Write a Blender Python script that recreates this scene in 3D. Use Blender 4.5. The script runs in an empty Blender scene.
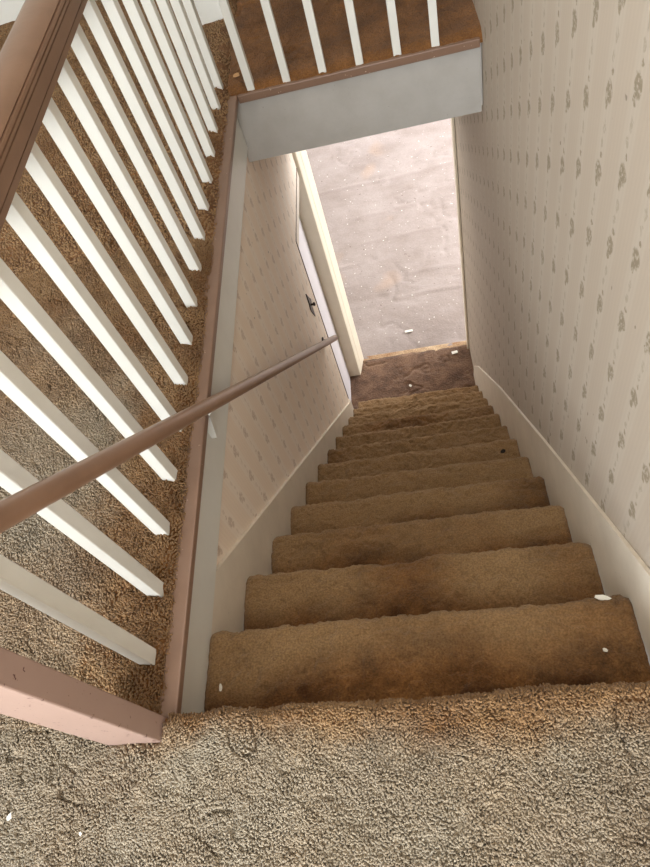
import bpy, bmesh, math, random
import numpy as np
from mathutils import Matrix, Vector

random.seed(7)
rng = np.random.default_rng(11)
S = bpy.context.scene
COL = S.collection

# ------------------------------------------------------------------ measurements
RISE, RUN, NSTEP = 0.215, 0.2079, 12
ZF = -13 * RISE                     # lower floor level
def right_x(y):                     # the right wall runs slightly inwards
    return 0.868 - 0.013 * y

# ------------------------------------------------------------------ noise helpers
TAB = rng.random((256, 256))
def vnoise(x, y, seed=0):
    x = np.asarray(x, float) + seed * 17.31; y = np.asarray(y, float) + seed * 7.77
    xi = np.floor(x).astype(int); yi = np.floor(y).astype(int)
    fx = x - xi; fy = y - yi
    fx = fx * fx * (3 - 2 * fx); fy = fy * fy * (3 - 2 * fy)
    a = TAB[xi % 256, yi % 256]; b = TAB[(xi + 1) % 256, yi % 256]
    c = TAB[xi % 256, (yi + 1) % 256]; d = TAB[(xi + 1) % 256, (yi + 1) % 256]
    return (a * (1 - fx) + b * fx) * (1 - fy) + (c * (1 - fx) + d * fx) * fy * 1.0
def fbm(x, y, seed=0, oct=4):
    s = 0; a = 0.5; f = 1.0; t = 0
    for k in range(oct):
        s = s + a * vnoise(x * f, y * f, seed + k * 3.1); t += a; a *= 0.5; f *= 2.03
    return s / t
def cracks(x, y, freq, width, seed, cover=0.5):
    n = fbm(x * freq, y * freq, seed, 3) - 0.5
    m = np.clip((fbm(x * freq * 0.6, y * freq * 0.6, seed + 5, 2) - cover) * 6, 0, 1)
    return np.exp(-(n / width) ** 2) * m

# ------------------------------------------------------------------ object helpers
def new_obj(name, me, mat=None, parent=None):
    o = bpy.data.objects.new(name, me)
    COL.objects.link(o)
    if mat is not None and not me.materials:
        me.materials.append(mat)
    if parent is not None:
        o.parent = parent
    return o
def tag(o, label=None, cat=None, group=None, kind=None):
    if label: o['label'] = label
    if cat: o['category'] = cat
    if group: o['group'] = group
    if kind: o['kind'] = kind
    return o
def empty(name, loc=(0, 0, 0)):
    o = bpy.data.objects.new(name, None); COL.objects.link(o)
    o.location = loc; o.empty_display_size = 0.1
    return o
class MB:
    """collects shapes into one mesh"""
    def __init__(self): self.bm = bmesh.new()
    def box(self, x0, x1, y0, y1, z0, z1, bev=0.0, seg=2):
        r = bmesh.ops.create_cube(self.bm, size=1.0)
        vs = r['verts']
        for v in vs:
            v.co = Vector((x0 + (v.co.x + .5) * (x1 - x0), y0 + (v.co.y + .5) * (y1 - y0), z0 + (v.co.z + .5) * (z1 - z0)))
        if bev:
            es = list({e for v in vs for e in v.link_edges})
            bmesh.ops.bevel(self.bm, geom=es, offset=bev, segments=seg, affect='EDGES', profile=0.5)
        return self
    def prism(self, pts, fn0, fn1):
        """pts 2-D outline; fn0/fn1 map an outline point to the two 3-D ends"""
        bm = self.bm
        a = [bm.verts.new(fn0(*p)) for p in pts]; b = [bm.verts.new(fn1(*p)) for p in pts]
        n = len(pts)
        bm.faces.new(a); bm.faces.new(list(reversed(b)))
        for i in range(n):
            bm.faces.new((a[i], b[i], b[(i + 1) % n], a[(i + 1) % n]))
        bmesh.ops.recalc_face_normals(bm, faces=bm.faces)
        return self
    def tube(self, p0, p1, r, n=20, r1=None):
        p0 = Vector(p0); p1 = Vector(p1); d = (p1 - p0)
        q = d.to_track_quat('Z', 'Y').to_matrix().to_4x4()
        bmesh.ops.create_cone(self.bm, cap_ends=True, segments=n, radius1=r, radius2=r if r1 is None else r1,
                              depth=d.length, matrix=Matrix.Translation((p0 + p1) / 2) @ q)
        return self
    def done(self, name, mat, parent=None, smooth=False, ang=None):
        me = bpy.data.meshes.new(name)
        self.bm.normal_update()
        self.bm.to_mesh(me); self.bm.free()
        if smooth:
            me.polygons.foreach_set('use_smooth', [True] * len(me.polygons))
            if ang: me.set_sharp_from_angle(angle=math.radians(ang))
        return new_obj(name, me, mat, parent)
def np_mesh(name, verts, quads):
    me = bpy.data.meshes.new(name)
    verts = np.asarray(verts, np.float32); quads = np.asarray(quads, np.int32)
    k = quads.shape[1]
    me.vertices.add(len(verts)); me.vertices.foreach_set('co', verts.ravel())
    me.loops.add(quads.size); me.loops.foreach_set('vertex_index', quads.ravel())
    me.polygons.add(len(quads))
    me.polygons.foreach_set('loop_start', np.arange(0, quads.size, k, dtype=np.int32))
    me.polygons.foreach_set('loop_total', np.full(len(quads), k, np.int32))
    me.polygons.foreach_set('use_smooth', np.ones(len(quads), bool))
    me.update(calc_edges=True); me.validate()
    return me
def grid_quads(nu, nv, off=0):
    i = np.arange(nu - 1)[:, None]; j = np.arange(nv - 1)[None, :]
    a = i * nv + j
    return np.stack([a, a + nv, a + nv + 1, a + 1], -1).reshape(-1, 4) + off
def set_attr(me, name, vals):
    at = me.attributes.new(name, 'FLOAT', 'POINT')
    at.data.foreach_set('value', np.asarray(vals, np.float32))

# ------------------------------------------------------------------ materials
def mat_base(name, rough=0.6):
    m = bpy.data.materials.new(name); m.use_nodes = True
    nt = m.node_tree; b = nt.nodes['Principled BSDF']
    b.inputs['Roughness'].default_value = rough
    return m, nt, b
def N(nt, t, **kw):
    n = nt.nodes.new(t)
    for k, v in kw.items():
        if k in n.inputs: n.inputs[k].default_value = v
        else: setattr(n, k, v)
    return n
def rgb(r, g, b):
    f = lambda c: ((c / 255 + 0.055) / 1.055) ** 2.4 if c / 255 > 0.04045 else c / 255 / 12.92
    return (f(r), f(g), f(b), 1)
def mix(nt, fac, a, b, blend='MIX'):
    n = nt.nodes.new('ShaderNodeMix'); n.data_type = 'RGBA'; n.blend_type = blend
    for s, v in ((n.inputs['Factor'], fac), (n.inputs['A'], a), (n.inputs['B'], b)):
        if hasattr(v, 'is_linked'): nt.links.new(v, s)
        else: s.default_value = v
    return n.outputs['Result']
def math_n(nt, op, a, b=None, c=None):
    n = nt.nodes.new('ShaderNodeMath'); n.operation = op
    for s, v in zip(n.inputs, (a, b, c)):
        if v is None: continue
        if hasattr(v, 'is_linked'): nt.links.new(v, s)
        else: s.default_value = v
    return n.outputs[0]
def ramp(nt, v, lo, hi):
    n = nt.nodes.new('ShaderNodeMapRange'); n.clamp = True
    nt.links.new(v, n.inputs['Value']); n.inputs['From Min'].default_value = lo; n.inputs['From Max'].default_value = hi
    return n.outputs['Result']
def coords(nt): return nt.nodes.new('ShaderNodeTexCoord').outputs['Object']
def noise(nt, co, scale, detail=3, rough=0.5, stretch=None):
    n = nt.nodes.new('ShaderNodeTexNoise'); n.inputs['Scale'].default_value = scale
    n.inputs['Detail'].default_value = detail; n.inputs['Roughness'].default_value = rough
    if stretch:
        mp = nt.nodes.new('ShaderNodeMapping'); mp.inputs['Scale'].default_value = stretch
        nt.links.new(co, mp.inputs['Vector']); co = mp.outputs['Vector']
    nt.links.new(co, n.inputs['Vector'])
    return n.outputs['Fac']
def bump(nt, b, h, strength, dist):
    n = nt.nodes.new('ShaderNodeBump'); n.inputs['Strength'].default_value = strength; n.inputs['Distance'].default_value = dist
    nt.links.new(h, n.inputs['Height']); nt.links.new(n.outputs['Normal'], b.inputs['Normal'])

def carpet_mat(name, brown, dark, grey=None, attr=None, sheen=0.25, fine=260, patch=5.0, nap=0.0):
    m, nt, b = mat_base(name, 0.95)
    co = coords(nt)
    big = ramp(nt, noise(nt, co, patch, 5, 0.65), 0.36, 0.66)
    c = mix(nt, big, dark, brown)
    if grey is not None:
        a = nt.nodes.new('ShaderNodeAttribute'); a.attribute_name = attr
        c = mix(nt, a.outputs['Fac'], c, grey)
    tuft = ramp(nt, noise(nt, co, fine, 2, 0.6), 0.3, 0.7)
    c = mix(nt, tuft, mix(nt, 1.0, c, (0.66, 0.62, 0.58, 1), 'MULTIPLY'), mix(nt, 1.0, c, (1.18, 1.18, 1.18, 1), 'MULTIPLY'))
    nt.links.new(c, b.inputs['Base Color'])
    b.inputs['Sheen Weight'].default_value = sheen; b.inputs['Sheen Roughness'].default_value = 0.6
    b.inputs['Specular IOR Level'].default_value = 0.1
    hgt = noise(nt, co, fine * 1.3, 2, 0.6)
    if nap:
        hgt = math_n(nt, 'ADD', hgt, math_n(nt, 'MULTIPLY', noise(nt, co, 70, 4, 0.65), nap))
    bump(nt, b, hgt, 0.75, 0.005)
    return m
def paint_mat(name, col, rough=0.5, chips=None, dirt=0.12, chip_at=0.7, scale=9.0, attr=None):
    m, nt, b = mat_base(name, rough)
    co = coords(nt)
    n1 = ramp(nt, noise(nt, co, scale, 5, 0.65), 0.35, 0.75)
    c = mix(nt, math_n(nt, 'MULTIPLY', n1, dirt), col, (col[0] * .45, col[1] * .4, col[2] * .33, 1))
    if chips:
        n2 = ramp(nt, noise(nt, co, 75.0, 3, 0.7), chip_at, chip_at + 0.02)
        c = mix(nt, n2, c, chips)
    nt.links.new(c, b.inputs['Base Color'])
    bump(nt, b, noise(nt, co, 90, 2, 0.5), 0.08, 0.002)
    return m
def wallpaper_mat(name, base, pale, motif, strength=0.68):
    m, nt, b = mat_base(name, 0.75)
    co = coords(nt)
    sep = nt.nodes.new('ShaderNodeSeparateXYZ'); nt.links.new(co, sep.inputs[0])
    Y, Z = sep.outputs['Y'], sep.outputs['Z']
    PY, PZ = 0.107, 0.138
    u0 = math_n(nt, 'DIVIDE', math_n(nt, 'ADD', Y, 10 * PY - 0.635 + PY / 2), PY)
    col = math_n(nt, 'FLOOR', u0)
    u = math_n(nt, 'MULTIPLY', math_n(nt, 'SUBTRACT', math_n(nt, 'FRACT', u0), 0.5), PY)
    odd = math_n(nt, 'MODULO', col, 2.0)
    v0 = math_n(nt, 'DIVIDE', math_n(nt, 'ADD', math_n(nt, 'ADD', Z, 40 * PZ - 0.573 + PZ / 2), math_n(nt, 'MULTIPLY', odd, PZ / 2)), PZ)
    v = math_n(nt, 'MULTIPLY', math_n(nt, 'SUBTRACT', math_n(nt, 'FRACT', v0), 0.5), PZ)
    # warp the outlines so that the sprays look hand drawn
    nz = math_n(nt, 'MULTIPLY', math_n(nt, 'SUBTRACT', noise(nt, co, 60, 2, 0.7), 0.5), 0.022)
    uu = math_n(nt, 'ADD', u, nz)
    def ell(uo, vo, ru, rv, uw=uu):
        a = math_n(nt, 'DIVIDE', math_n(nt, 'SUBTRACT', uw, uo), ru); c = math_n(nt, 'DIVIDE', math_n(nt, 'SUBTRACT', v, vo), rv)
        d = math_n(nt, 'ADD', math_n(nt, 'MULTIPLY', a, a), math_n(nt, 'MULTIPLY', c, c))
        return math_n(nt, 'SUBTRACT', 1.0, ramp(nt, d, 0.55, 1.1))
    leaf = ramp(nt, noise(nt, co, 150, 2, 0.6), 0.38, 0.5)
    big = math_n(nt, 'MAXIMUM', ell(0.0, 0.0, 0.0165, 0.019), ell(0.005, -0.021, 0.007, 0.011))
    big = math_n(nt, 'MAXIMUM', big, ell(-0.003, 0.032, 0.005, 0.006))
    sm = math_n(nt, 'MAXIMUM', ell(0.002, 0.052, 0.006, 0.010), ell(-0.001, -0.056, 0.006, 0.013))
    mm = math_n(nt, 'MAXIMUM', big, math_n(nt, 'MULTIPLY', sm, 0.42))
    mm = math_n(nt, 'MULTIPLY', mm, math_n(nt, 'ADD', math_n(nt, 'MULTIPLY', leaf, 0.75), 0.2))
    # pale ribbon behind each column of sprays, fine pinstripes across the paper
    band = math_n(nt, 'SUBTRACT', 1.0, ramp(nt, math_n(nt, 'ABSOLUTE', u), 0.016, 0.030))
    pin = math_n(nt, 'PINGPONG', math_n(nt, 'MULTIPLY', Y, 1.0), 0.0067)
    pin = math_n(nt, 'MULTIPLY', ramp(nt, pin, 0.001, 0.005), 0.16)
    c = mix(nt, math_n(nt, 'MULTIPLY', band, 0.28), base, pale)
    c = mix(nt, pin, c, (base[0] * .84, base[1] * .83, base[2] * .82, 1))
    c = mix(nt, math_n(nt, 'MULTIPLY', mm, strength), c, motif)
    stain = ramp(nt, noise(nt, co, 1.7, 5, 0.62), 0.45, 0.8)
    c = mix(nt, math_n(nt, 'MULTIPLY', stain, 0.22), c, (base[0] * .6, base[1] * .52, base[2] * .42, 1))
    spk = ramp(nt, noise(nt, co, 34, 1, 0.4), 0.795, 0.805)
    c = mix(nt, math_n(nt, 'MULTIPLY', spk, 0.6), c, (.12, .09, .06, 1))
    nt.links.new(c, b.inputs['Base Color'])
    bump(nt, b, noise(nt, co, 160, 2, 0.6), 0.06, 0.002)
    return m

M = {}
M['carpet_up'] = carpet_mat('shag_carpet', rgb(142, 97, 52), rgb(102, 66, 31), rgb(164, 153, 132), 'pale_tint', 0.12, 230, 6.0, 3.0)
M['pile'] = carpet_mat('shag_pile', rgb(170, 137, 97), rgb(134, 99, 63), rgb(168, 159, 141), 'pale_tint', 0.15, 230)
M['carpet_stair'] = carpet_mat('stair_carpet', rgb(140, 98, 55), rgb(86, 55, 27), rgb(166, 136, 98), 'pale_tint', 0.10, 240, 11.0, 3.0)
M['carpet_landing'] = carpet_mat('landing_carpet', rgb(136, 106, 84), rgb(92, 68, 53), None, None, 0.15, 160, 9.0, 2.5)
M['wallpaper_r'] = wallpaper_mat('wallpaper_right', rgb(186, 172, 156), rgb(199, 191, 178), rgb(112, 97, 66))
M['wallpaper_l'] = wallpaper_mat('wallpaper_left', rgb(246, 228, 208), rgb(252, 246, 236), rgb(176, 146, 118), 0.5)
M['white'] = paint_mat('white_paint', rgb(224, 223, 216), 0.45, None, 0.10)
M['cream'] = paint_mat('cream_paint', rgb(240, 230, 208), 0.42, None, 0.14)
M['stringer'] = paint_mat('stringer_paint', rgb(230, 219, 202), 0.45, rgb(90, 72, 55), 0.22, 0.715)
M['fascia'] = paint_mat('fascia_paint', rgb(178, 174, 168), 0.5, rgb(120, 110, 100), 0.25, 0.71)
M['brown'] = paint_mat('brown_paint', rgb(130, 102, 84), 0.42, rgb(206, 184, 166), 0.22, 0.685)
M['newel'] = paint_mat('newel_paint', rgb(160, 134, 122), 0.42, rgb(84, 48, 40), 0.10, 0.66)
M['rail'] = paint_mat('rail_paint', rgb(126, 96, 74), 0.38, None, 0.35)
M['groove'] = paint_mat('groove_paint', rgb(92, 62, 44), 0.5)
M['pole'] = paint_mat('pole_paint', rgb(138, 107, 86), 0.3, rgb(70, 48, 36), 0.3, 0.83)
M['dark_metal'] = mat_base('dark_metal', 0.4)[0]
M['dark_metal'].node_tree.nodes['Principled BSDF'].inputs['Base Color'].default_value = rgb(58, 46, 40)
M['dark_metal'].node_tree.nodes['Principled BSDF'].inputs['Metallic'].default_value = 0.6
M['door'] = paint_mat('door_paint', rgb(228, 224, 228), 0.4, None, 0.06)
M['ceil'] = paint_mat('ceiling_paint', rgb(232, 228, 220), 0.8, None, 0.05)
M['chip'] = paint_mat('paper_white', rgb(236, 232, 222), 0.7, None, 0.05)
M['chip_tan'] = paint_mat('foam_tan', rgb(206, 160, 112), 0.8, None, 0.1)
M['fluff'] = paint_mat('fluff_black', rgb(40, 30, 24), 0.9, None, 0.1)
def lower_floor_mat():
    m, nt, b = mat_base('pale_carpet', 0.9)
    co = coords(nt)
    n = ramp(nt, noise(nt, co, 3.2, 5, 0.6, (0.9, 1.2, 1)), 0.15, 0.85)
    c = mix(nt, n, rgb(140, 127, 121), rgb(176, 165, 162))
    s = ramp(nt, noise(nt, co, 2.2, 2, 0.4), 0.66, 0.78)
    c = mix(nt, math_n(nt, 'MULTIPLY', s, 0.35), c, rgb(196, 160, 130))
    k = ramp(nt, noise(nt, co, 48, 1, 0.4), 0.745, 0.76)
    c = mix(nt, k, c, rgb(240, 236, 230))
    k2 = ramp(nt, noise(nt, co, 37, 1, 0.4), 0.765, 0.78)
    c = mix(nt, math_n(nt, 'MULTIPLY', k2, .7), c, rgb(110, 92, 84))
    f = ramp(nt, noise(nt, co, 90, 3, 0.7), 0.3, 0.7)
    c = mix(nt, f, mix(nt, 1.0, c, (.84, .83, .82, 1), 'MULTIPLY'), c)
    nt.links.new(c, b.inputs['Base Color']); b.inputs['Specular IOR Level'].default_value = 0.15
    bump(nt, b, noise(nt, co, 60, 4, 0.7), 0.5, 0.008)
    return m
M['tack'] = carpet_mat('tack_strip', rgb(214, 190, 158), rgb(160, 124, 92), None, None, 0.1, 120)
M['floor_low'] = lower_floor_mat()

# ------------------------------------------------------------------ upper carpet (one floor, three joined fields)
def shag(x, y, seed, amp=1.0):
    h = 0.0035 * (vnoise(x / 0.0085, y / 0.0085, seed) - .5) + 0.004 * (fbm(x / 0.022, y / 0.022, seed + 2, 2) - .5)
    h = h + 0.012 * (fbm(x / 0.085, y / 0.085, seed + 4, 2) - .5)
    h = h - 0.010 * cracks(x, y, 8, 0.016, seed + 8, 0.50) - 0.005 * cracks(x + 3, y, 22, 0.03, seed + 12, 0.55)
    return h * amp
def grey_mask(x, y):
    """grey tint over the near landing and left field, ragged outline, fading further off"""
    n = fbm(x * 3.0, y * 3.0, 21, 4) - 0.5
    n2 = fbm(x * 22, y * 22, 27, 3) - 0.5
    d = np.where(y > 0, np.maximum(-x - 0.08, 0) * 0.45, np.where(x < 0, np.hypot(x * 0.6, y), -y))
    a = np.clip((d + n * 0.075 + n2 * 0.05 - 0.014) / 0.06, 0, 1)
    far = np.clip((1.0 + n * 1.0 - y) / 0.6, 0, 1)
    return a * far * (0.55 + 0.5 * np.clip(fbm(x * 5, y * 5, 44, 3) * 1.6 - 0.3, 0, 1)) * np.where((x < -0.02) & (y > 0), 0.75, 1.0)
def floor_upper():
    V = []; Q = []; A = []; off = 0
    def add(P, nu, nv):
        nonlocal off
        V.append(P.reshape(-1, 3)); Q.append(grid_quads(nu, nv, off)); off += nu * nv
        A.append(grey_mask(P[..., 0].ravel(), P[..., 1].ravel()))
    # landing: rolls over the nosing and drops to the first tread
    r = 0.020; ey, ez = 0.008, 0.007
    ys = [-2.0, -1.2, -0.7, -0.45] + list(np.arange(-0.42, -0.020, 0.0042))
    prof = [(y, 0.0, 0, 1) for y in ys]
    for t in np.linspace(0, 1, 9)[0:]:
        a = t * math.pi * 0.62
        prof.append((-0.012 + r * math.sin(a), -r + r * math.cos(a), math.sin(a), math.cos(a)))
    yl, zl = prof[-1][0], prof[-1][1]
    for t in np.linspace(0, 1, 34)[1:]:
        prof.append((yl - 0.016 * t, zl - (RISE + 0.0 + zl) * t, 1, 0))
    prof = np.array(prof)
    xs = np.arange(-0.0355, 0.874, 0.0042)
    Xg, Ig = np.meshgrid(xs, np.arange(len(prof)), indexing='ij')
    Y = prof[Ig, 0]; Z = prof[Ig, 1]; NY = prof[Ig, 2]; NZ = prof[Ig, 3]
    arc = np.r_[0, np.cumsum(np.hypot(np.diff(prof[:, 0]), np.diff(prof[:, 1])))][Ig]
    flat = np.where(NZ > 0.999, Y, -0.020 + arc - np.interp(-0.020, prof[:, 0][:len(ys)], np.r_[0, np.cumsum(np.hypot(np.diff(prof[:, 0]), np.diff(prof[:, 1])))][:len(ys)]))
    h = shag(Xg, flat, 7)
    h = h + 0.006 * (fbm(Xg * 16, arc * 3, 55, 2) - .5) * np.exp(-((Y + 0.01) / 0.03) ** 2)
    add(np.stack([Xg, Y + NY * h, Z + NZ * h], -1), len(xs), len(prof))
    # field left of the stairwell
    xs = np.r_[-2.2, -1.9, np.arange(-1.7, -0.9, 0.011), np.arange(-0.9, -0.05, 0.0055), np.arange(-0.05, 0.0061, 0.004)]
    ys = np.r_[-2.0, -1.2, -0.7, np.arange(-0.45, 1.1, 0.0055), np.arange(1.1, 3.0, 0.010), 3.0]
    Xg, Yg = np.meshgrid(xs, ys, indexing='ij')
    h = shag(Xg, Yg, 7)
    roll = np.clip((Xg + 0.045) / 0.05, 0, 1.05)
    onl = Yg < -0.03
    roll = np.where(onl, 0, roll)
    Zg = h - 0.030 * roll ** 2.2 + 0.006 * np.clip(1 - np.abs(Xg + 0.045) / 0.06, 0, 1) * (~onl)
    Xe = Xg + np.where(onl, 0, 0.007 * (vnoise(Yg * 90, Xg * 0, 71) - .6) * np.clip((Xg + .03) / .03, 0, 1))
    Xe = np.where(onl & (Xg > -0.035), -0.035, Xe)
    add(np.stack([Xe, Yg, Zg], -1), len(xs), len(ys))
    # field beyond the far balustrade
    xs = np.arange(0.0, 0.872, 0.007); ys = np.r_[np.arange(1.972, 2.9, 0.008), 3.0]
    Xg, Yg = np.meshgrid(xs, ys, indexing='ij')
    h = shag(Xg, Yg, 13)
    roll = np.clip((2.018 - Yg) / 0.046, 0, 1)
    add(np.stack([Xg, Yg + 0.008 * (vnoise(Xg * 80, Yg * 0, 77) - .5) * roll, h - 0.030 * roll ** 2], -1), len(xs), len(ys))
    me = np_mesh('floor_upper', np.concatenate(V), np.concatenate(Q))
    set_attr(me, 'pale_tint', np.concatenate(A))
    return tag(new_obj('floor_upper', me, M['carpet_up']), kind='structure')
upper = floor_upper()

# ------------------------------------------------------------------ the pile itself where it is near enough to see
def carpet_pile():
    pts = []; nrm = []
    sp = 0.0032
    def jit(x0, x1, y0, y1, s_):
        X, Y = np.meshgrid(np.arange(x0, x1, s_), np.arange(y0, y1, s_), indexing='ij')
        X = X.ravel() + rng.uniform(-.5, .5, X.size) * s_; Y = Y.ravel() + rng.uniform(-.5, .5, Y.size) * s_
        return X, Y
    # landing up to and over the nosing (flat coordinate Y runs on round the roll)
    X, Yf = jit(-0.30, 0.872, -0.33, 0.020, sp)
    h = shag(X, Yf, 7)
    k = np.clip((Yf + 0.012) / 0.020, 0, 1.6)
    sa, ca = np.sin(k), np.cos(k)
    y = np.where(Yf < -0.012, Yf, -0.012 + 0.020 * sa); z = np.where(Yf < -0.012, 0, -0.020 + 0.020 * ca)
    keep = (X > 0.02) | (Yf < -0.008)
    keep &= ~((X > -0.088) & (X < 0.017) & (y > -0.039))
    P = np.stack([X, y + sa * h, z + ca * h], -1); Nn = np.stack([X * 0, sa, ca], -1)
    pts.append(P[keep]); nrm.append(Nn[keep])
    # beside the balusters
    X, Y = jit(-0.85, 0.004, -0.33, 1.25, 0.0042)
    keep = ((Y > -0.008) | (X < -0.30)) & ~((X > -0.088) & (Y < 0.009) & (Y > -0.039)) & (X > -0.30 - 0.55 * np.clip(Y + 0.3, 0, 1))
    h = shag(X, Y, 7); roll = np.clip((X + 0.045) / 0.05, 0, 1.05)
    Z = h - 0.030 * roll ** 2.2 + 0.006 * np.clip(1 - np.abs(X + 0.045) / 0.06, 0, 1)
    by = (Y - 0.110) / 0.1272
    keep &= ~((np.abs(by - np.round(by)) * 0.1272 < 0.0155) & (X > -0.046) & (X < -0.016))
    P = np.stack([X, Y, Z], -1); Nn = np.stack([roll * 0.7, Y * 0, np.ones_like(Y)], -1)
    pts.append(P[keep]); nrm.append(Nn[keep])
    sc0 = [np.ones(len(q)) for q in pts]
    # thinner further off
    X, Y = jit(-1.25, 0.004, 1.25, 2.99, 0.0085)
    h = shag(X, Y, 7); roll = np.clip((X + 0.045) / 0.05, 0, 1.05)
    Z = h - 0.030 * roll ** 2.2 + 0.006 * np.clip(1 - np.abs(X + 0.045) / 0.06, 0, 1)
    by = (Y - 0.110) / 0.1272
    keep = ~((np.abs(by - np.round(by)) * 0.1272 < 0.0185) & (X > -0.050) & (X < -0.012)) & ~((X > -0.145) & (X < -0.028) & (Y > 2.485))
    P = np.stack([X, Y, Z], -1); Nn = np.stack([roll * 0.7, Y * 0, np.ones_like(Y)], -1)
    pts.append(P[keep]); nrm.append(Nn[keep]); sc0.append(np.full(int(keep.sum()), 1.55))
    sc0 = np.concatenate(sc0)
    P = np.concatenate(pts); Nn = np.concatenate(nrm); n = len(P)
    x, y = P[:, 0], P[:, 1]
    th = 2 * math.pi * (fbm(x * 14, y * 14, 91, 2) * 2.2) + rng.normal(0, 0.9, n)
    lean = 0.5 + 0.7 * vnoise(x * 40, y * 40, 93)
    ax = Nn + np.stack([np.cos(th) * lean, np.sin(th) * lean, np.zeros(n)], -1)
    ax /= np.linalg.norm(ax, axis=1)[:, None]
    t1 = np.cross(ax, np.array([0.3, 0.9, 0.2])); t1 /= np.linalg.norm(t1, axis=1)[:, None]
    t2 = np.cross(ax, t1)
    H = (0.0054 + 0.0032 * rng.random(n)) * (0.75 + 0.5 * vnoise(x * 60, y * 60, 95))
    rings = []
    rot = rng.random(n) * 1.5
    for f, r in ((-0.35, 0.0021), (0.5, 0.0021), (0.92, 0.0013)):
        for q in range(4):
            a = rot + f * 1.6 + q * math.pi / 2
            rings.append(P + ax * (H * f)[:, None] + (t1 * np.cos(a)[:, None] + t2 * np.sin(a)[:, None]) * (r * sc0)[:, None])
    V = np.stack(rings, 1)                                   # n x 12 x 3
    q = []
    for l in range(2):
        for c in range(4):
            q.append((l * 4 + c, l * 4 + (c + 1) % 4, (l + 1) * 4 + (c + 1) % 4, (l + 1) * 4 + c))
    q.append((8, 9, 10, 11))
    Q = (np.array(q)[None] + (np.arange(n) * 12)[:, None, None]).reshape(-1, 4)
    me = np_mesh('carpet_pile', V.reshape(-1, 3), Q)
    set_attr(me, 'pale_tint', np.repeat(grey_mask(x, y), 12))
    o = new_obj('carpet_pile', me, M['pile'], upper)
    o['kind'] = 'stuff'
carpet_pile()

# ------------------------------------------------------------------ staircase: carpeted steps and the two stringers
stair = empty('staircase', (0, 0, ZF))
tag(stair, 'steep straight staircase covered in worn brown carpet between two walls', 'staircase')
def make_step(i):
    """step i: tread behind its nosing at y = i*RUN, z = -i*RISE"""
    y1 = i * RUN; z1 = -i * RISE
    back = (i - 1) * RUN - 0.040
    r = 0.026; y1 += 0.008; z1 += 0.007
    d = 0.0042 if i <= 4 else 0.0050
    cy, cz = y1 - r, z1 - r
    prof = [(y, z1 + 0.004 * math.sin((y - back) / (cy - back) * math.pi) - 0.016 * max(0.0, 1 - (y - back) / (cy - back) * 1.6) ** 1.5, 0, 1) for y in np.arange(back, cy, d)]
    for t in np.linspace(0, 1, 10):
        a = t * math.pi * 0.60
        prof.append((cy + r * math.sin(a), cz + r * math.cos(a), math.sin(a), math.cos(a)))
    yl, zl = prof[-1][0], prof[-1][1]
    for t in np.linspace(0, 1, int(RISE / d * 0.8))[1:]:
        prof.append((yl - 0.034 * t ** 0.6, zl + (z1 - RISE - 0.012 - zl) * t, 1, 0))
    prof = np.array(prof)
    n = int(0.86 / d)
    U, I = np.meshgrid(np.linspace(0, 1, n), np.arange(len(prof)), indexing='ij')
    Y = prof[I, 0]; Z = prof[I, 1]; NY = prof[I, 2]; NZ = prof[I, 3]
    W = 0.8665 - 0.013 * Y
    X = 0.0008 + U * (W - 0.0022)
    arc = np.r_[0, np.cumsum(np.hypot(np.diff(prof[:, 0]), np.diff(prof[:, 1])))][I] + i * 3.3
    h = 0.0042 * (vnoise(X / 0.0085, arc / 0.0085, i) - .5) + min(0.010 + 0.0009 * i, 0.017) * (fbm(X / 0.026, arc / 0.026, i + 2, 3) - .5)
    h = h + 0.011 * (fbm(X / 0.13, arc / 0.10, i + 4, 2) - .5)
    h = h - 0.007 * cracks(X, arc, 8, 0.016, i * 5 + 8, 0.47) - 0.006 * cracks(X + 3, arc, 22, 0.035, i * 5 + 12, 0.46)
    end = np.minimum(X, W - X)
    e = np.clip(1 - end / 0.014, 0, 1)
    h = h - 0.009 * e ** 2
    P = np.stack([X, Y + NY * h, Z + NZ * h - ZF], -1)
    me = np_mesh('step', P.reshape(-1, 3), grid_quads(n, len(prof)))
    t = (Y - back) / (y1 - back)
    pale_tint = np.clip((t - 0.45 + 0.03 * i + 0.5 * (fbm(X * 5, arc * 5, 31, 3) - .5)) / 0.35, 0, 1) * np.clip((fbm(X * 2.5, arc * 0 + i, 36, 2) - .25) * 3 + 0.05 * i, 0, 1) * 0.85  # lit nosings painted into the colour: tan towards the front, darker at the back
    set_attr(me, 'pale_tint', pale_tint.ravel())
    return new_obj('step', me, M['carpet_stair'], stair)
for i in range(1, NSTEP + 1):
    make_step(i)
# carcass under the carpet keeps light out (part of the left and right stringers' outline)
LZ = lambda y: -0.21 + (y - 0.353) * (-2.05 / 1.907)
pl = [(-0.03, -0.222), (0.353, -0.222), (2.26, -2.25), (2.295, -2.262), (2.31, -2.30), (2.31, ZF), (2.15, ZF), (-0.03, -0.62)]
so = MB().prism(pl, lambda y, z: (-0.0115, y, z - ZF), lambda y, z: (0.0, y, z - ZF)).done('stringer', M['stringer'], stair)
pr_ = [(-0.06, 0.13), (0.06, 0.105), (0.18, -0.035), (0.41, -0.255), (0.86, -0.69), (1.65, -1.475), (2.46, -2.335), (2.69, -2.62), (2.74, ZF), (2.45, ZF), (-0.06, -0.42)]
MB().prism(pr_, lambda y, z: (right_x(y) - 0.0015, y, z - ZF), lambda y, z: (right_x(y) + 0.0065, y, z - ZF)).done('stringer', M['stringer'], stair)

# ------------------------------------------------------------------ walls
def struct(o): return tag(o, kind='structure')
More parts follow.
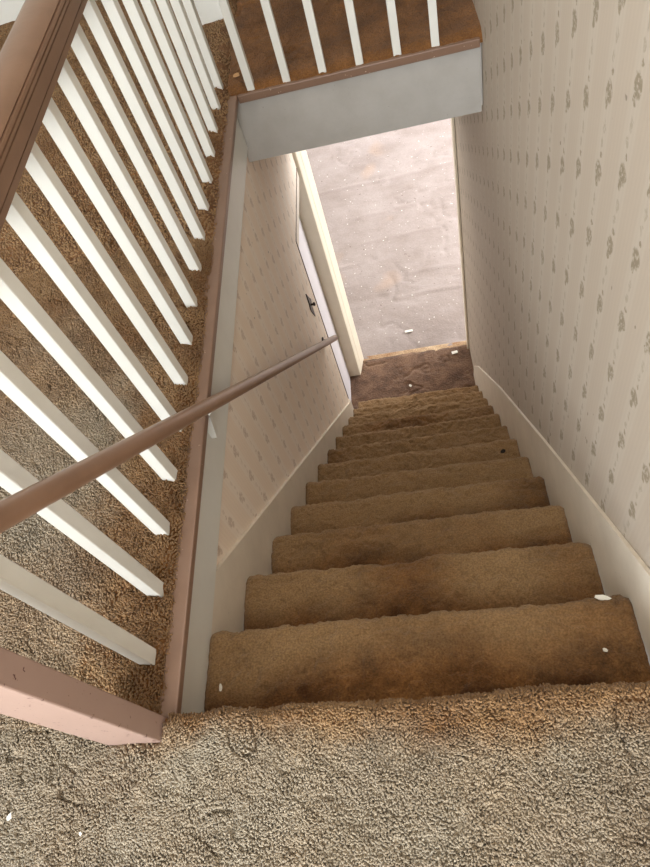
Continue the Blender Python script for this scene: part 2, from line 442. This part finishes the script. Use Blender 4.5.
# right wall (full height, wallpapered)
def yz_slab(name, pts, fx0, fx1, mat, kind='structure'):
    o = MB().prism(pts, lambda y, z: (fx0(y), y, z), lambda y, z: (fx1(y), y, z)).done(name, mat)
    return tag(o, kind=kind)
yz_slab('wall_right', [(-2.0, ZF), (3.05, ZF), (3.05, 2.4), (-2.0, 2.4)], lambda y: right_x(y) + 0.007, lambda y: 1.05, M['wallpaper_r'])
# left stairwell wall with the door opening at its foot
OY, OZ = 2.315, -0.955
yz_slab('wall_left', [(-0.10, ZF), (-0.10, -0.20), (2.93, -0.20), (2.93, OZ), (OY, OZ), (OY, ZF)], lambda y: -0.11, lambda y: -0.012, M['wallpaper_l'])
# flat trim board round the top of the well
struct(MB().box(-0.030, 0.001, -0.03, 1.985, -0.222, -0.042, 0.002).done('trim_1', M['white']))
struct(MB().prism([(0.001, -0.041), (0.842, -0.041), (0.842, -0.278), (-0.012, -0.278), (-0.012, -0.224), (0.001, -0.224)],
                  lambda x, z: (x, 1.985, z), lambda x, z: (x, 2.006, z)).done('trim_2', M['fascia']))
# slab between the storeys
struct(MB().box(-2.2, -0.032, -2.0, 3.05, -0.19, -0.045).done('ceiling_lower', M['ceil']))
struct(MB().box(-0.030, 0.86, 2.008, 3.05, -0.27, -0.045).done('ceiling_stairfoot', M['ceil']))
struct(MB().box(-0.030, 0.873, -2.0, -0.06, -0.19, -0.03).done('ceiling_understair', M['ceil']))
# upper room shell
WX0, WX1, WZ0, WZ1 = -1.45, 0.80, 0.50, 2.15
mb = MB()
mb.box(-2.3, 1.05, -2.1, -2.0, -0.1, WZ0); mb.box(-2.3, 1.05, -2.1, -2.0, WZ1, 2.4)
mb.box(-2.3, WX0, -2.1, -2.0, WZ0, WZ1); mb.box(WX1, 1.05, -2.1, -2.0, WZ0, WZ1)
struct(mb.done('wall_back', M['white']))
VY0, VY1 = -1.85, -0.55
mb = MB()
mb.box(-2.3, -2.2, -2.0, VY0, -0.1, 2.4); mb.box(-2.3, -2.2, VY1, 3.1, -0.1, 2.4)
mb.box(-2.3, -2.2, VY0, VY1, -0.1, 0.7); mb.box(-2.3, -2.2, VY0, VY1, 2.1, 2.4)
struct(mb.done('wall_left_upper', M['white']))
struct(MB().box(-2.2, 0.873, 3.0, 3.1, -0.04, 2.4).done('wall_far_upper', M['white']))
struct(MB().box(-0.135, -0.035, 2.495, 3.0, -0.01, 2.4, 0.004).done('wall_partition', M['white']))
struct(MB().box(-2.3, 1.05, -2.1, 3.1, 2.4, 2.5).done('ceiling_upper', M['ceil']))
def window(name, fn, a0, a1, z0, z1):
    mb = MB(); t = 0.05
    mb.box(*fn(a0, a1), z0, z0 + t); mb.box(*fn(a0, a1), z1 - t, z1)
    mb.box(*fn(a0, a0 + t), z0, z1); mb.box(*fn(a1 - t, a1), z0, z1)
    mb.box(*fn((a0 + a1) / 2 - t / 2, (a0 + a1) / 2 + t / 2), z0, z1)
    return struct(mb.done(name, M['white']))
window('window_1', lambda a, b: (a, b, -2.08, -2.03), WX0, WX1, WZ0, WZ1)
window('window_2', lambda a, b: (-2.28, -2.23, a, b), VY0, VY1, 0.7, 2.1)

# ------------------------------------------------------------------ foot of the stairs
def carpet_patch(name, x0, x1, y0, y1, z, d, seed, mat, amp=1.0, fn=None, folds=()):
    xs = np.arange(x0, x1 + d * .5, d); ys = np.arange(y0, y1 + d * .5, d)
    X, Y = np.meshgrid(xs, ys, indexing='ij')
    h = 0.008 * (fbm(X / 0.16, Y / 0.16, seed, 2) - .5) + 0.003 * (fbm(X / 0.03, Y / 0.03, seed + 3, 2) - .5) \
        - 0.008 * cracks(X, Y, 5, 0.03, seed + 6, 0.48)
    for yy, aa in folds:
        yl = yy + 0.10 * (fbm(X * 1.3, X * 0 + yy, seed + 9, 3) - .5) + 0.05 * (X - 0.4)
        h = h + aa * np.exp(-((Y - yl) / 0.022) ** 2) * np.clip(vnoise(X * 2.2, X * 0 + yy * 3, 5) * 2.2 - .5, 0, 1)
    Z = z + h * amp
    if fn: X, Y, Z = fn(X, Y, Z)
    me = np_mesh(name, np.stack([X, Y, Z], -1).reshape(-1, 3), grid_quads(len(xs), len(ys)))
    return tag(new_obj(name, me, mat), kind='structure')
def seam(X, Y, Z):
    t = np.clip((Y - 3.00) / 0.045, 0, 1)
    return X, Y + t * 0.018 * (fbm(X * 14, X * 0 + .5, 88, 3) - .5), Z - 0.012 * t ** 2
carpet_patch('floor_landing', -0.10, 0.85, 2.40, 3.045, ZF + 0.012, 0.008, 40, M['carpet_landing'], 1.3, seam)
# bare tack strip where the two carpets meet
struct(MB().box(-0.02, 0.84, 3.02, 3.075, ZF - 0.02, ZF + 0.004, 0.002).done('trim_3', M['tack']))
carpet_patch('floor_lower', -1.9, 3.1, 3.05, 7.2, ZF + 0.002, 0.016, 60, M['floor_low'], 0.9, None, ((3.62, .010), (3.86, .012), (4.12, .014), (4.38, .012), (4.75, .015), (5.2, .014)))
# end wall with its doorway into the bright room
EY0, EY1 = 2.90, 3.05
struct(MB().box(-1.9, -0.085, EY0 + 0.05, EY1, ZF - 0.02, -0.27).done('wall_end', M['white']))
struct(MB().box(-0.084, 0.874, EY0 + 0.05, EY1, -0.80, -0.27).done('wall_header', M['white']))
cas = [(-0.080, EY0 - 0.006), (0.004, EY0 - 0.006), (0.008, EY0 + 0.002), (0.018, EY0 + 0.050), (0.016, EY0 + 0.054), (0.020, EY0 + 0.060),
       (0.027, EY0 + 0.098), (0.025, EY0 + 0.102), (0.036, EY1 + 0.004), (0.036, EY1 + 0.012), (-0.080, EY1 + 0.012)]
struct(MB().prism(cas, lambda x, y: (x, y, ZF), lambda x, y: (x, y, -0.80)).done('trim_4', M['cream']))
struct(MB().box(0.822, 0.834, 2.985, 3.062, ZF, -0.80, 0.002).done('trim_5', M['cream']))
# white door in the left wall, set back behind the paper
d1 = empty('door_1', (-0.075, OY, ZF)); tag(d1, kind='structure')
MB().box(-0.035, 0.0, 0.012, 0.575, 0.012, OZ - ZF - 0.035, 0.003).done('door_leaf', M['door'], d1)
mb = MB()
mb.box(-0.03, 0.058, -0.006, 0.006, 0.47, OZ - ZF, 0.001); mb.box(-0.03, 0.058, -0.006, 0.575, OZ - ZF - 0.016, OZ - ZF - 0.004, 0.001)
mb.box(0.006, 0.045, 0.0065, 0.575, OZ - ZF - 0.055, OZ - ZF - 0.017, 0.001)
mb.done('door_frame', M['stringer'], d1)
mb = MB()
mb.box(0.0615, 0.0655, -0.010, 0.0, 0.53, OZ - ZF + 0.012, 0.0005); mb.box(0.0615, 0.0655, 0.0005, 0.57, OZ - ZF + 0.006, OZ - ZF + 0.012, 0.0005)
mb.done('door_edging', M['groove'], d1)
MB().box(0.030, 0.0635, 0.0, 0.575, OZ - ZF - 0.050, OZ - ZF - 0.001, 0.001).done('door_stop', M['stringer'], d1)
# cupboard behind that door, and the lower room
struct(MB().box(-0.60, -0.56, 2.2, 2.95, ZF, -0.2).done('wall_cupboard', M['white']))
mb = MB()
LWX0, LWX1 = -1.0, 2.4
mb.box(-2.0, -1.9, 2.95, 7.3, ZF, -0.2)
struct(mb.done('wall_lower_left', M['white']))
mb = MB()
mb.box(3.1, 3.2, 3.05, 3.6, ZF, -0.2); mb.box(3.1, 3.2, 6.6, 7.3, ZF, -0.2)
mb.box(3.1, 3.2, 3.6, 6.6, ZF, ZF + 0.5); mb.box(3.1, 3.2, 3.6, 6.6, -0.5, -0.2)
struct(mb.done('wall_lower_right', M['white']))
mb = MB()
mb.box(-2.0, LWX0, 7.2, 7.3, ZF, -0.2); mb.box(LWX1, 3.2, 7.2, 7.3, ZF, -0.2)
mb.box(LWX0, LWX1, 7.2, 7.3, ZF, ZF + 0.6); mb.box(LWX0, LWX1, 7.2, 7.3, -0.4, -0.2)
struct(mb.done('wall_lower_far', M['white']))
struct(MB().box(1.05, 3.2, 2.95, 3.05, ZF, -0.2).done('wall_lower_near', M['white']))
struct(MB().box(-2.0, 3.2, 3.05, 7.3, -0.2, -0.1).done('ceiling_lower_room', M['ceil']))
window('window_3', lambda a, b: (a, b, 7.23, 7.28), LWX0, LWX1, ZF + 0.6, -0.4)
window('window_4', lambda a, b: (3.13, 3.18, a, b), 3.6, 6.6, ZF + 0.5, -0.5)

# ------------------------------------------------------------------ balustrades
def baluster_mesh(h):
    mb = MB(); mb.box(-0.0130, 0.0130, -0.0145, 0.0145, 0, h, 0.0018)
    return mb
RAILZ = 0.632
bl = empty('balustrade', (-0.038, 0, -0.02))
tag(bl, 'long guard balustrade with white square balusters and wide grooved brown handrail, left of the stairs', 'balustrade')
def loc(x, y, z): return (x + 0.038, y, z + 0.02)
bmesh_src = None
for k in range(16):
    y = 0.110 + 0.1272 * k
    if bmesh_src is None:
        o = baluster_mesh(RAILZ + 0.02 + 0.01).done('baluster', M['white'], bl); bmesh_src = o
    else:
        o = bmesh_src.copy(); COL.objects.link(o); o.parent = bl
    o.location = (0.0070, y, 0)
    o.rotation_euler = (0, 0, random.uniform(-0.03, 0.03))
MB().box(*[v for p in zip(loc(-0.062, 0.006, -0.0415), loc(0.0285, 2.005, -0.02)) for v in p], 0.003).done('base_rail', M['brown'], bl)
# newel post
MB().box(*[v for p in zip(loc(-0.085, -0.036, -0.03), loc(0.015, 0.006, 0.78)) for v in p], 0.0025).done('newel_post', M['newel'], bl)
# grooved handrail profile (x, z), swept along y
prof = [(-0.078, .636), (-0.002, .636), (-0.001, .6475), (-0.005, .648), (-0.005, .6495), (0.000, .650), (0.001, .672), (-0.003, .6725), (-0.003, .674),
        (0.001, .6745), (0.001, .6795), (-0.003, .680), (-0.003, .6815), (0.0005, .682), (-0.0005, .687), (-0.004, .6875), (-0.005, .689), (-0.003, .690),
        (-0.010, .699), (-0.022, .705), (-0.038, .707), (-0.054, .705), (-0.068, .699), (-0.078, .688)]
MB().prism(prof, lambda x, z: loc(x, 0.006, z), lambda x, z: loc(x, 2.02, z)).done('top_rail', M['rail'], bl, True, 35)
for zz, xx in ((0.6488, -0.0048), (0.6733, -0.0028), (0.6808, -0.0028), (0.6882, -0.0046)):
    MB().box(*[v for p in zip(loc(xx - .004, 0.01, zz - .0006), loc(xx + .0006, 2.0, zz + .0006)) for v in p]).done('groove_line', M['groove'], bl)

b2 = empty('balustrade', (0, 2.0, -0.02))
tag(b2, 'short balustrade of white balusters across the far end of the stairwell above the grey board', 'balustrade')
src = None
for k in range(7):
    x = 0.080 + 0.1245 * k
    if x > 0.82: break
    if src is None:
        o = baluster_mesh(RAILZ + 0.03).done('baluster', M['white'], b2); src = o
    else:
        o = src.copy(); COL.objects.link(o); o.parent = b2
    o.location = (x, -0.0035, 0)
    o.rotation_euler = (0, 0, random.uniform(-0.05, 0.05))
MB().box(0.0295, 0.841, -0.031, 0.028, -0.028, 0.0, 0.003).done('base_rail', M['brown'], b2)
MB().prism(prof, lambda x, z: (0.012, -x - 0.038, z + 0.02), lambda x, z: (0.838, -x - 0.038, z + 0.02)).done('top_rail', M['rail'], b2, True, 35)

# ------------------------------------------------------------------ round wall handrail
hr = empty('wall_handrail', (0.05, 1.16, -0.51))
tag(hr, 'round brown pole handrail sloping down the left wall of the stairs', 'handrail')
def rp(y): return Vector((0.05, y, 0.551 - 1.0115 * (y - 0.121)))
base = Vector((0.05, 1.16, -0.51))
mb = MB(); mb.tube(rp(-0.05) - base, rp(2.195) - base, 0.0165, 28)
mb.done('pole', M['pole'], hr, True, 40)
mb = MB()
e = rp(2.195) - base; dirv = (rp(2.195) - rp(2.0)).normalized()
mb.tube(e - dirv * 0.002, e + dirv * 0.006, 0.0165, 28, 0.012)
mb.done('end_cap', M['pole'], hr, True, 40)
def bracket(y):
    p = rp(y) - base; mb = MB()
    mb.tube((-0.0615, p.y, p.z - 0.008), (-0.055, p.y, p.z - 0.008), 0.024, 18)
    mb.tube((-0.056, p.y, p.z - 0.008), (-0.012, p.y, p.z), 0.009, 12)
    return mb.done('bracket', M['dark_metal'], hr, True, 40)
bracket(2.150)
# white wedge block that carries the pole at the top of the well
pts = [(0.044, -0.012), (0.0300, -0.0180), (0.0300, -0.0425), (0.002, -0.0425), (0.002, -0.128), (0.0153, -0.1273), (0.0313, -0.0345), (0.050, -0.014)]
o = MB().prism(pts, lambda x, z: (x - base.x, 0.660 - base.y, z - base.z), lambda x, z: (x - base.x, 0.684 - base.y, z - base.z)).done('support_block', M['white'], hr)
o['label'] = 'white painted wedge block under the pole'

# ------------------------------------------------------------------ small diamond plate with knob on the wallpaper
sw = empty('latch_plate', (-0.0115, 2.155, -1.232))
tag(sw, 'small dark diamond shaped metal plate with a knob on the wallpaper beside the door', 'latch')
MB().prism([(-0.018, 0.100), (0.020, 0.034), (0.046, 0.0), (0.022, -0.034), (0.016, -0.100), (-0.018, -0.034), (-0.034, 0.0), (-0.022, 0.034)],
           lambda y, z: (0.0, y, z), lambda y, z: (0.004, y, z)).done('plate', M['dark_metal'], sw)
mb = MB(); mb.tube((0.004, 0.005, 0), (0.016, 0.005, 0), 0.006, 12); mb.tube((0.016, 0.005, 0), (0.026, 0.005, 0), 0.011, 14, 0.008)
mb.done('knob', M['dark_metal'], sw, True, 40)

# ------------------------------------------------------------------ litter
def flake(name, x, y, z, sx, sy, th, rot, mat, label, cat, seed):
    r = random.Random(seed); n = 7
    pts = []
    for k in range(n):
        a = 2 * math.pi * k / n + r.uniform(-.2, .2); q = r.uniform(.75, 1.1)
        pts.append((math.cos(a) * sx * q, math.sin(a) * sy * q))
    o = MB().prism(pts, lambda u, v: (u, v, 0.0), lambda u, v: (u * .95, v * .95, th + 0.12 * u)).done(name, mat)
    o.location = (x, y, z); o.rotation_euler = (0, 0, rot)
    return tag(o, label, cat)
def strip(name, x, y, z, sx, sy, th, rot, mat, label, cat):
    o = MB().box(-sx, sx, -sy, sy, 0, th, min(sx, sy, th) * .3).done(name, mat)
    o.location = (x, y, z); o.rotation_euler = (0, 0, rot)
    return tag(o, label, cat)
strip('paper_scrap', 0.405, 3.255, ZF + 0.006, 0.030, 0.011, 0.006, 0.05, M['chip'], 'white paper strip lying on the pale floor just past the threshold', 'paper scrap')
strip('paper_scrap', 0.724, 2.965, ZF + 0.016, 0.022, 0.013, 0.006, 0.12, M['chip'], 'white paper scrap on the brown landing carpet near the right wall', 'paper scrap')
flake('paint_flake', 0.37, 2.72, ZF + 0.016, 0.010, 0.014, 0.004, 0.3, M['chip'], 'tiny white flake in the middle of the bottom landing carpet', 'paint flake', 1)
flake('paint_flake', -0.243, -0.138, 0.004, 0.0045, 0.0075, 0.002, -0.5, M['chip'], 'oval white flake on the grey carpet at the lower left of the newel post', 'paint flake', 2)
flake('paint_flake', -0.106, -0.166, 0.004, 0.003, 0.004, 0.002, 0.5, M['chip'], 'small white speck on the grey carpet below the newel post', 'paint flake', 3)
flake('paint_flake', 0.792, 0.108, -RISE + 0.016, 0.004, 0.006, 0.003, 0.9, M['chip'], 'white speck at the right end of the top stair tread', 'paint flake', 4)
flake('paint_flake', 0.037, 0.092, -RISE + 0.010, 0.004, 0.009, 0.003, 0.1, M['chip'], 'white speck at the left end of the top stair tread', 'paint flake', 5)
flake('paint_flake', 0.815, 0.212, -RISE - 0.004, 0.016, 0.006, 0.004, -0.3, M['chip'], 'white fluffy flake on the top stair nosing against the right stringer', 'paint flake', 6)
flake('carpet_scrap', 0.032, 2.052, 0.006, 0.014, 0.011, 0.005, 0.4, M['chip_tan'], 'orange tan scrap on the upper carpet behind the corner of the stairwell', 'scrap', 7)
flake('fluff_clump', 0.783, 1.19, -6 * RISE + 0.004, 0.012, 0.010, 0.010, 0.4, M['fluff'], 'dark clump of fluff on a stair near the right wall', 'fluff', 8)

# ------------------------------------------------------------------ daylight and an added fill light
def area(name, loc_, rot, sx, sy, power, col):
    l = bpy.data.lights.new(name, 'AREA'); l.shape = 'RECTANGLE'; l.size = sx; l.size_y = sy
    l.energy = power; l.color = col
    o = bpy.data.objects.new(name, l); COL.objects.link(o); o.location = loc_; o.rotation_euler = rot
    return o
P2 = math.pi / 2
area('daylight_back_window', ((WX0 + WX1) / 2, -2.12, (WZ0 + WZ1) / 2), (P2, 0, 0), WX1 - WX0, WZ1 - WZ0, 132, (0.93, 0.97, 1.0))
area('daylight_left_window', (-2.32, (VY0 + VY1) / 2, 1.4), (P2, 0, -P2), VY1 - VY0, 1.4, 17, (0.95, 0.98, 1.0))
area('daylight_lower_far', ((LWX0 + LWX1) / 2, 7.32, ZF + 1.5), (-P2, 0, 0), LWX1 - LWX0, 1.8, 72, (0.98, 0.98, 1.0))
area('daylight_lower_right', (3.22, 5.1, ZF + 1.4), (P2, 0, P2), 3.0, 1.8, 185, (0.99, 0.98, 0.98))
area('fill_light', (0.66, 1.0, 2.37), (0, 0, 0), 0.36, 0.36, 8, (1.0, 0.93, 0.84))  # unseen fill added to brighten the left stairwell wall, no fixture
w = bpy.data.worlds.new('sky'); S.world = w; w.use_nodes = True
w.node_tree.nodes['Background'].inputs['Color'].default_value = (0.80, 0.88, 1.0, 1)
w.node_tree.nodes['Background'].inputs['Strength'].default_value = 1.0

# ------------------------------------------------------------------ camera
cd = bpy.data.cameras.new('camera'); cam = bpy.data.objects.new('camera', cd); COL.objects.link(cam)
R = ((0.97507054, -0.01950859, -0.22103588), (-0.13723112, -0.83579838, -0.53160952), (-0.17437048, 0.54868979, -0.81763956))
right, down, fwd = Vector(R[0]), Vector(R[1]), Vector(R[2])
m4 = Matrix.Identity(4)
for r_ in range(3):
    m4[r_][0] = right[r_]; m4[r_][1] = -down[r_]; m4[r_][2] = -fwd[r_]
m4.translation = Vector((0.5524029, -0.21553962, 1.12895589))
cam.matrix_world = m4
cd.sensor_width = 36.0; cd.sensor_fit = 'AUTO'; cd.lens = 657.2082 * 36.0 / 867.0
cd.clip_start = 0.01
S.camera = cam
vs = S.view_settings
vs.view_transform = 'Standard'; vs.look = 'None'; vs.gamma = 1.0; vs.use_curve_mapping = False
vs.exposure = 0.30
